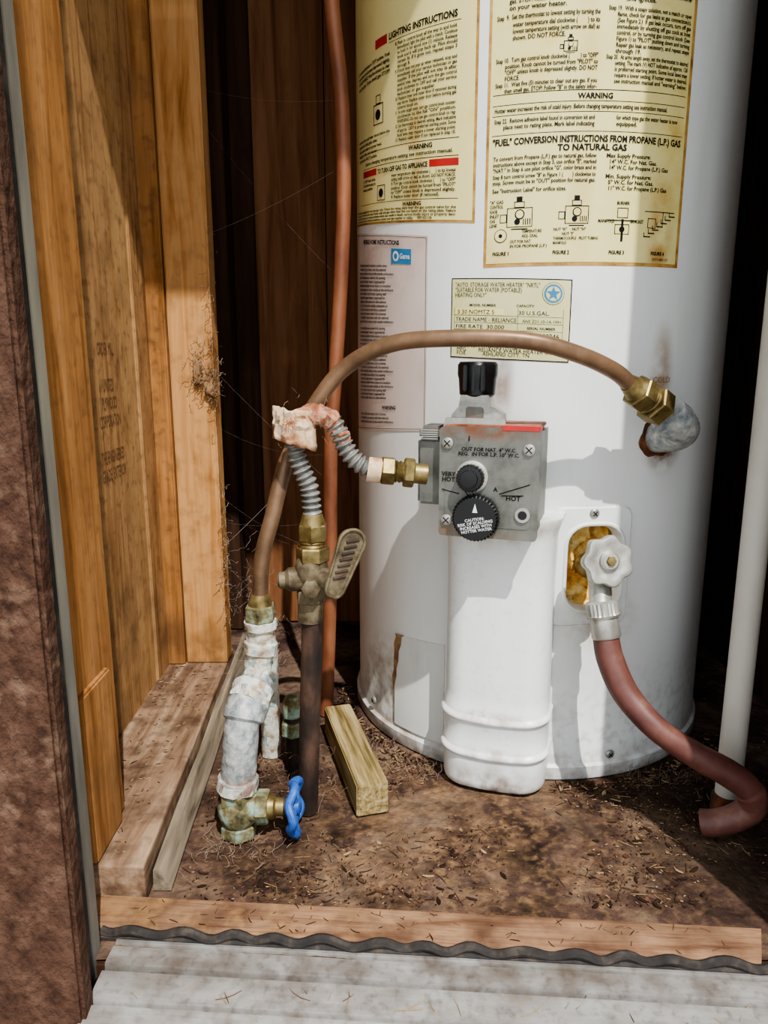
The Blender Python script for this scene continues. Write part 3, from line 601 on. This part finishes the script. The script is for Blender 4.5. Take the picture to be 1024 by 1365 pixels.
# ---------------- water supply group ----------------
ws=empty('corroded_pipe_tee')
nz=lambda L_,a,k=1:.0020*k*noise.noise(Vector((L_*110,math.cos(a)*2.5,math.sin(a)*2.5)))
tube('tee_run',[(-.132,.75,.222),(-.132,.75,.205),(-.135,.746,.175),(-.138,.735,.152)],.015,M['corroded'],ws,n=14,seg=28,rf=lambda t,L_,a:.0145+(.003 if t<.18 or .42<t<.55 else 0)+nz(L_,a))
tube('tee_branch',[(-.134,.748,.178),(-.138,.79,.172),(-.143,.845,.160),(-.144,.862,.13),(-.144,.862,.06),(-.144,.862,0)],.012,M['corroded'],ws,n=8,rf=lambda t,L_,a:.012+nz(L_,a)+(.002 if t<.2 else 0))
ge=empty('street_elbow',parent=ws)
tube('elbow',[(-.154,.70,.057),(-.152,.70,.075),(-.149,.70,.098),(-.147,.706,.125),(-.142,.722,.144),(-.136,.742,.158)],.018,M['galv'],ge,n=12,seg=32,rf=lambda t,L_,a:.0180+(.0035 if t>.62 and t<.86 else 0)+(.003*(t<.12))+nz(L_,a,.7))
tube('elbow_lip',[(-.1435,.7185,.1415),(-.1405,.7265,.148),(-.1385,.7325,.152)],.0205,M['corroded'],ge,n=8,seg=28,rf=lambda t,L_,a:.0218+nz(L_,a,2))
tube('elbow_foot',[(-.154,.70,.055),(-.153,.70,.066)],.0205,M['corroded'],ge,n=1,seg=28,rf=lambda t,L_,a:.0212+nz(L_,a,2))
bp=empty('brass_capped_pipe')
lathe('pipe',[(0,.009),(.075,.009)],(-.112,.83,0),(0,0,1),M['blackiron'],bp)
hexnut('cap_nut',(-.112,.83,.045),(0,0,1),.018,.014,M['brass_green'],bp); lathe('cap',[(0,.011),(.02,.0105),(.026,.007)],(-.112,.83,.07),(0,0,1),M['brass_green'],bp)
gt=empty('gate_valve')
gx,gy=-.154,.70
hexnut('base_nut',(gx,gy,.0),(0,0,1),.015,.0195,M['brass_green'],gt)
lathe('body',[(0,.014),(.006,.019),(.014,.0215),(.022,.0215),(.030,.018),(.034,.015)],(gx,gy,.013),(0,0,1),M['brass_green'],gt)
hexnut('top_nut',(gx,gy,.040),(0,0,1),.015,.0205,M['brass_green'],gt,rot=.3)
ga=Vector((1,-.03,.02)).normalized(); go=Vector((gx,gy-.002,.034))
lathe('bonnet_neck',[(0,.016),(.022,.0155)],go,ga,M['brass_green'],gt)
hexnut('bonnet_nut',go+ga*.020,ga,.013,.018,M['brass_green'],gt)
lathe('packing',[(0,.013),(.006,.012),(.008,.0095),(.016,.009),(.018,.006),(.03,.0055)],go+ga*.033,ga,M['brass'],gt,seg=12)
wc=go+ga*.060
u=ga.cross(Vector((0,0,1))).normalized(); wv=ga.cross(u)
rim=[]
for k in range(60):
    a=2*math.pi*k/60; rr=.0255+.0022*math.cos(5*a); rim.append(wc+(u*math.cos(a)+wv*math.sin(a))*rr+ga*.0025*math.cos(5*a))
tube('wheel_rim',rim,.0046,M['blue'],gt,closed=True,seg=10)
for k in range(5):
    a=2*math.pi*k/5; dvv=u*math.cos(a)+wv*math.sin(a)
    tube('spoke_%d'%k,[wc+ga*.002,wc+dvv*.012+ga*.001,wc+dvv*.025],.0032,M['blue'],gt,n=4,seg=8)
lathe('wheel_hub',[(0,.008),(.004,.009),(.010,.008),(.012,.005)],wc-ga*.005,ga,M['blue'],gt)

# ---------------- wood block ----------------
wb=box('wood_block',-.0180,.0180,0,.195,0,.038,M['treated'],None,bev=.0015)
wb.location=(-.0125,.733,.0003); wb.rotation_euler=(0,0,math.radians(15))

# ---------------- room ----------------
fl=[];ff=[];nx,ny=200,180
for j in range(ny+1):
    for i in range(nx+1):
        x=-.34+.92*i/nx; y=.535+.82*j/ny
        z=.0016*noise.noise(Vector((x*45,y*45,0)))+.0012*noise.noise(Vector((x*120,y*120,3)))+.0006*noise.noise(Vector((x*300,y*300,3)))-.0022
        fl.append((x,y,z))
for j in range(ny):
    for i in range(nx): a=j*(nx+1)+i; ff.append((a,a+1,a+nx+2,a+nx+1))
fo=mk('floor',fl,ff,M['dirt']); 
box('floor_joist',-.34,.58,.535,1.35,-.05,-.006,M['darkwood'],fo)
wl=empty('wall_left')
ys=[.60,.845,.935,1.0,1.10,1.36]
for i in range(5):
    box('plank_%d'%i,-.35,-.33+(.003 if i%2 else 0),ys[i]+.0008,ys[i+1]-.0008,0,1.7,M['ply'] if i%2==0 else M['ply2'],wl,bev=.0012)
box('wall_stud',-.33,-.27,.602,.69,.038,1.7,M['studdark'],bev=.002)
box('cripple_block',-.33,-.2645,.601,.668,.0385,.205,M['studdark'],wl,bev=.002)
st1=box('wall_stud.001',-.3015,-.240,1.06,1.098,.038,1.7,M['stud'],bev=.002)
box('wall_stud.002',-.330,-.303,1.054,1.098,.038,1.7,M['studdark'],bev=.002)
vs=[(-.33,.60,0),(-.222,.60,0),(-.243,1.12,0),(-.33,1.12,0)]; vs+=[(x,y,.038) for x,y,_ in vs]
bt=fixn(mk('bottom_plate',vs,[(0,3,2,1),(4,5,6,7),(0,1,5,4),(1,2,6,5),(2,3,7,6),(3,0,4,7)],M['plate'],smooth=False))
md=bt.modifiers.new('b','BEVEL'); md.width=.002; md.segments=2
vs=[];fs=[]
pth=[(-.211,.615),(-.216,.72),(-.221,.84),(-.228,.96),(-.233,1.08),(-.239,1.22)]
for i,(x,y) in enumerate(pth):
    vs+=[(x-.009,y,.0),(x-.008,y,.022+.002*(i%2)),(x+.000,y,.024-.002*(i%2)),(x+.009,y,.004),(x+.008,y,.0)]
for i in range(5):
    for k in range(5): fs.append((i*5+k,i*5+(k+1)%5,(i+1)*5+(k+1)%5,(i+1)*5+k))
fs+= [(0,1,2,3,4),(29,28,27,26,25)]
fixn(mk('trim_1',vs,fs,M['strip'],smooth=False))
wbk=empty('wall_back')
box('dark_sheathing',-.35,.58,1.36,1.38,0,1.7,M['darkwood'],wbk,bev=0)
xs=[-.222,-.10,.03,.16,.29,.42,.55]
for i in range(6): box('board_%d'%i,xs[i]+.001,xs[i+1]-.001,1.342,1.36,0,1.7,M['backwood'],wbk,bev=.002)
box('corner_post',-.285,-.262,1.30,1.36,0,1.7,M['darkwood'],wbk,bev=.002)
wr=empty('wall_right')
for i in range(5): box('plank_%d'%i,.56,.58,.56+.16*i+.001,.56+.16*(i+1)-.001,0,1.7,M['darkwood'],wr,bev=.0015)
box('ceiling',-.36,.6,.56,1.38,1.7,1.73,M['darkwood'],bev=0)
# exterior
box('wall_exterior_left',-1.1,-.2328,.48,.50,-.35,1.75,M['brown'],bev=.003)
wj=empty('door_frame')
box('weather_seal',-.30,-.2415,.5005,.524,-.02,1.5,M['rubber'],wj,bev=.002)
box('metal_jamb',-.32,-.2450,.5245,.548,-.02,1.5,M['framemetal'],wj,bev=.001)
box('wood_jamb',-.35,-.268,.5485,.600,-.02,1.5,M['studdark'],wj,bev=.001)
box('jamb_right',.41,.60,.47,.56,-.02,1.5,M['studdark'],wj,bev=.001)
box('header',-.36,.6,.50,.56,1.5,1.7,M['studdark'],wj,bev=.001)
box('wall_exterior_right',.40,1.2,.42,.47,-.35,1.75,M['brown'],bev=.003)
box('wall_exterior_top',-.2328,.40,.46,.50,1.5,1.75,M['brown'],bev=.003)
box('ground',-3,3,-2.5,1.6,-.38,-.35,M['ground'],bev=0)
# threshold
th=empty('door_threshold',(-.266,.600,0),math.radians(-4))
def extr(name,prof,x0,x1,mat,parent,nx=1,cut=0):
    n=len(prof); vs=[];fs=[]
    for i in range(nx+1):
        for y,z in prof: vs.append((x0+(x1-x0)*i/nx-(cut*(y+.02) if i==nx else 0),y,z))
    for i in range(nx):
        for k in range(n): fs.append((i*n+k,i*n+(k+1)%n,(i+1)*n+(k+1)%n,(i+1)*n+k))
    fs+=[tuple(range(n)),tuple(range(nx*n,nx*n+n))]
    return fixn(mk(name,vs,fs,mat,parent,smooth=True,angle=30))
extr('sill_board',[(0.001,-.02),(.0,.0075),(-.002,.0095),(-.020,.0098),(-.036,.0085),(-.0375,.006),(-.0375,-.02)],-.001,.590,M['sill'],th,cut=-.4)
extr('aluminium_threshold',[(-.038,-.05),(-.038,.001),(-.046,.001),(-.0475,-.003),(-.0495,-.003),(-.051,.001),(-.068,.000),(-.0695,-.007),(-.0725,-.007),(-.074,-.002),(-.098,-.005),(-.0995,-.010),(-.102,-.010),(-.1035,-.006),(-.135,-.012),(-.137,-.05)],.036,.665,M['alum'],th)
gp=[]
for i in range(121):
    x=.02+.64*i/120; gp.append((x,-.040+.0012*math.sin(x*95),.006+.0028*math.sin(x*150+.6*math.sin(x*40))))
tube('wavy_gasket',gp,.0042,M['rubber'],th,n=1,seg=8)
extr('gasket_flap',[(-.038,.002),(-.0385,.006),(-.0435,.002),(-.0435,-.001)],.02,.66,M['rubber'],th)

# ---------------- stamp text on the plywood ----------------
V,F=text_geo('ORDER MILL\n\nUNITED\nPLYWOOD\nCORPORATION\n\nTHE ENGINEERED\nGRADE  EXTERIOR',.0,1.0,'CENTER')
st=mk('plywood_stamp',[(-.3266,.888+a*.0095,.50+b*.021) for a,b in V],F,M['stamp'],wl,smooth=False)

# ---------------- debris ----------------
def free(x,y):
    if math.hypot(x-HC.x,y-HC.y)<R+.012: return False
    a=CP*DEG; cx=HC.x+(R+.02)*math.sin(a); cy=HC.y-(R+.02)*math.cos(a)
    if math.hypot(x-cx,y-cy)<.07: return False
    if math.hypot(x+.154,y-.70)<.024 or math.hypot(x+.0855,y-.742)<.014: return False
    if -.09<x<.02 and .72<y<.95 and abs((x+.0125)*math.cos(15*DEG)+(y-.733)*math.sin(15*DEG))<.024: return False
    return x>-.195-.04*(y-.6)
def chip(DV,DF,x,y,z,l,w_,h,k,ang,tilt):
    V=DV[k];F=DF[k];b=len(V)
    M3=Matrix.Translation((x,y,z))@Matrix.Rotation(ang,4,'Z')@Matrix.Rotation(tilt,4,'Y')
    bend=random.uniform(-.2,.2)*l
    for i in range(4):
        t=i/3-.5; ww=w_*(1-.7*abs(2*t)**2)
        for s,hh in((-1,0),(1,0),(0,h)):
            V.append(M3@Vector((t*l,s*ww/2+bend*(4*t*t-1)*.5,hh+.0002)))
    for i in range(3):
        for q in range(3): F.append((b+i*3+q,b+i*3+(q+1)%3,b+(i+1)*3+(q+1)%3,b+(i+1)*3+q))
    F.append((b,b+1,b+2)); F.append((b+9,b+10,b+11))
DV=[[],[],[]];DF=[[],[],[]]
for i in range(9500):
    x=random.uniform(-.23,.52); y=random.uniform(.60,1.3) if random.random()<.3 else random.uniform(.595,.86)
    dens=noise.noise(Vector((x*9,y*9,5)))
    if dens<random.uniform(-.35,.5): continue
    if not free(x,y): continue
    r=random.random()
    if r<.80: l,w_,h,k=random.uniform(.0012,.0040),random.uniform(.0007,.0020),.0007,random.choice((0,1,1,2,2))
    elif r<.95: l,w_,h,k=random.uniform(.006,.018),random.uniform(.0004,.0008),.0006,random.choice((0,1,1,2,2))
    else: l,w_,h,k=random.uniform(.006,.012),random.uniform(.0025,.005),.0012,random.choice((1,2,2,2,1,0))
    chip(DV,DF,x,y,-.0012,l,w_,h,k,random.uniform(0,math.pi),random.uniform(-.15,.15))
# drift of leaf litter collected along the base of the tank
for i in range(800):
    a=random.uniform(-95,60)*DEG; rr=R+.012+abs(random.gauss(0,.016)); x=HC.x+rr*math.sin(a); y=HC.y-rr*math.cos(a)
    if not free(x,y): continue
    chip(DV,DF,x,y,random.uniform(-.001,.002),random.uniform(.003,.012),random.uniform(.0006,.0025),.0008,random.choice((0,1,1,2,2,2)),random.uniform(0,math.pi),random.uniform(-.3,.3))
db=empty('dirt_and_wood_chips')
for k in range(3): mk('chips_%d'%k,DV[k],DF[k],M['chip%d'%(k+1)],db,smooth=False)
DV=[[],[],[]];DF=[[],[],[]]
for i in range(260):
    t=random.random(); chip(DV,DF,random.uniform(-.325,-.245),.61+t*.44,.038,random.uniform(.002,.008),random.uniform(.0006,.0016),.0007,random.choice((0,1,2)),random.uniform(0,3.1),0)
for k in range(3): mk('plate_dust_%d'%k,DV[k],DF[k],M['chip%d'%(k+1)],bt,smooth=False)
DV=[[],[],[]];DF=[[],[],[]]
for i in range(80): chip(DV,DF,random.uniform(.04,.56),-random.uniform(.004,.034),.0095,random.uniform(.003,.010),random.uniform(.0006,.0012),.0006,random.choice((1,1,2)),random.uniform(0,3.1),0)
for i in range(30): chip(DV,DF,random.uniform(.06,.6),-random.uniform(.076,.095),-.0035,random.uniform(.006,.03),random.uniform(.0006,.0012),.0007,random.choice((0,1,2)),random.uniform(0,3.1),0)
for k in range(3): mk('sill_dust_%d'%k,DV[k],DF[k],M['chip%d'%(k+1)],th,smooth=False)

# ---------------- lint and cobwebs ----------------
def fibre(V,F,c,spread,n,step,r):
    p=Vector(c)+Vector([random.gauss(0,s) for s in spread]); d=Vector([random.gauss(0,1) for _ in range(3)]).normalized()
    pts=[p.copy()]
    for i in range(n):
        d=(d+Vector([random.gauss(0,.55) for _ in range(3)])).normalized(); p=p+d*step; p.z=max(p.z,.002); pts.append(p.copy())
    b=len(V)
    for q in pts:
        for o in((1,0,-.5),(-.5,.8,.5),(-.5,-.8,.5)): V.append(q+Vector(o)*r)
    for i in range(len(pts)-1):
        for q in range(3): F.append((b+i*3+q,b+i*3+(q+1)%3,b+(i+1)*3+(q+1)%3,b+(i+1)*3+q))
def tuft(parent,items,mat='lint',n=9,step=.0033,r=.00028):
    V=[];F=[]
    for c,sp,nn in items:
        for i in range(nn): fibre(V,F,c,sp,n,step,r)
    return mk('lint_tuft',V,F,M[mat],parent,smooth=False)
tuft(st1,[((-.262,1.055,.49),(.006,.002,.018),50),((-.243,1.055,.452),(.006,.002,.012),50),((-.25,1.055,.47),(.010,.002,.01),30),((-.238,1.055,.55),(.002,.004,.08),45),((-.236,1.06,.2),(.004,.006,.06),60)],n=7,step=.0022,r=.0004)
for c,s,m_ in (((-.262,1.054,.478),(.006,.004,.016),1),((-.245,1.054,.452),(.007,.004,.008),2),((-.240,1.052,.445),(.005,.004,.005),3)):
    vs=[];fs=[];A,B=14,10
    for j in range(B+1):
        for i in range(A):
            a=2*math.pi*i/A; b=math.pi*j/B; k=1+.7*noise.noise(Vector((math.cos(a)*2,math.sin(a)*2,b*2+m_)))
            vs.append((c[0]+s[0]*k*math.sin(b)*math.cos(a),c[1]+s[1]*k*math.sin(b)*math.sin(a),c[2]+s[2]*k*math.cos(b)))
    for j in range(B):
        for i in range(A): fs.append((j*A+i,j*A+(i+1)%A,(j+1)*A+(i+1)%A,(j+1)*A+i))
    mk('lint_clump',vs,fs,M['rust_streak'],st1)
tuft(ws,[((-.155,.74,.15),(.006,.01,.02),20),((-.125,.755,.21),(.008,.010,.02),35),((-.14,.74,.17),(.012,.010,.02),30)],r=.0002,n=6)
tuft(fx,[((-.07,.742,.43),(.016,.010,.010),35)],r=.0002,n=6)
tuft(fo,[((-.10,.80,.012),(.03,.03,.008),60),((-.02,.85,.010),(.03,.03,.005),50),((-.15,.68,.0),(.03,.02,.002),50),((-.21,1.15,.03),(.02,.03,.015),60),((.04,.82,.006),(.02,.01,.003),40),((.33,.80,.006),(.03,.01,.004),50)],r=.0002)
wv_=[];wf=[]
def strand(a,b,sag=.004,r=.0002):
    a=Vector(a);b=Vector(b);o=len(wv_)
    for i in range(9):
        t=i/8;p=a.lerp(b,t);p.z-=sag*4*t*(1-t)
        for q in((1,0,-.5),(-.5,.8,.5),(-.5,-.8,.5)): wv_.append(p+Vector(q)*r)
    for i in range(8):
        for q in range(3): wf.append((o+i*3+q,o+i*3+(q+1)%3,o+(i+1)*3+(q+1)%3,o+(i+1)*3+q))
for a,b in (((-.24,1.06,.80),(-.062,.975,.60)),((-.24,1.06,.64),(-.066,.975,.55)),((-.24,1.06,.84),(-.062,.975,.80)),((-.24,1.06,.30),(-.085,.975,.24)),((-.24,1.06,.26),(-.085,.975,.28)),((-.24,1.06,.20),(-.085,.975,.10)),
   ((-.24,1.06,.40),(-.08,.975,.37)),((-.24,1.06,.66),(-.062,.975,.72)),((-.24,1.06,.48),(-.08,.975,.34)),((-.24,1.06,.22),(-.15,1.34,.30)),((-.24,1.06,.28),(-.16,1.34,.15))):
    strand(a,b,random.uniform(.001,.012),r=.00016)
for i in range(30): fibre(wv_,wf,(-.215,1.12,.15),(.012,.02,.04),8,.006,.00014)
mk('cobweb',wv_,wf,M['web'],smooth=False)

# ---------------- light ----------------
sun=bpy.data.lights.new('sun','SUN'); sun.energy=5.6; sun.angle=math.radians(.6); sun.color=(1,.975,.94)
so=bpy.data.objects.new('sun',sun); S.collection.objects.link(so); so.location=(.8,-1.5,3)
so.rotation_euler=Vector((-.23,.65,-1)).to_track_quat('-Z','Y').to_euler()
wd=bpy.data.worlds.new('sky'); S.world=wd; wd.use_nodes=True
bg=wd.node_tree.nodes['Background']
bg.inputs[0].default_value=(.87,.93,1,1); bg.inputs[1].default_value=1.75

cam=bpy.data.cameras.new('camera'); cam.sensor_fit='VERTICAL'; cam.sensor_height=36; cam.sensor_width=27; cam.lens=26; cam.clip_start=.02
co=bpy.data.objects.new('camera',cam); S.collection.objects.link(co); co.location=(0,0,.5); co.rotation_euler=(math.radians(78),0,0)
S.camera=co
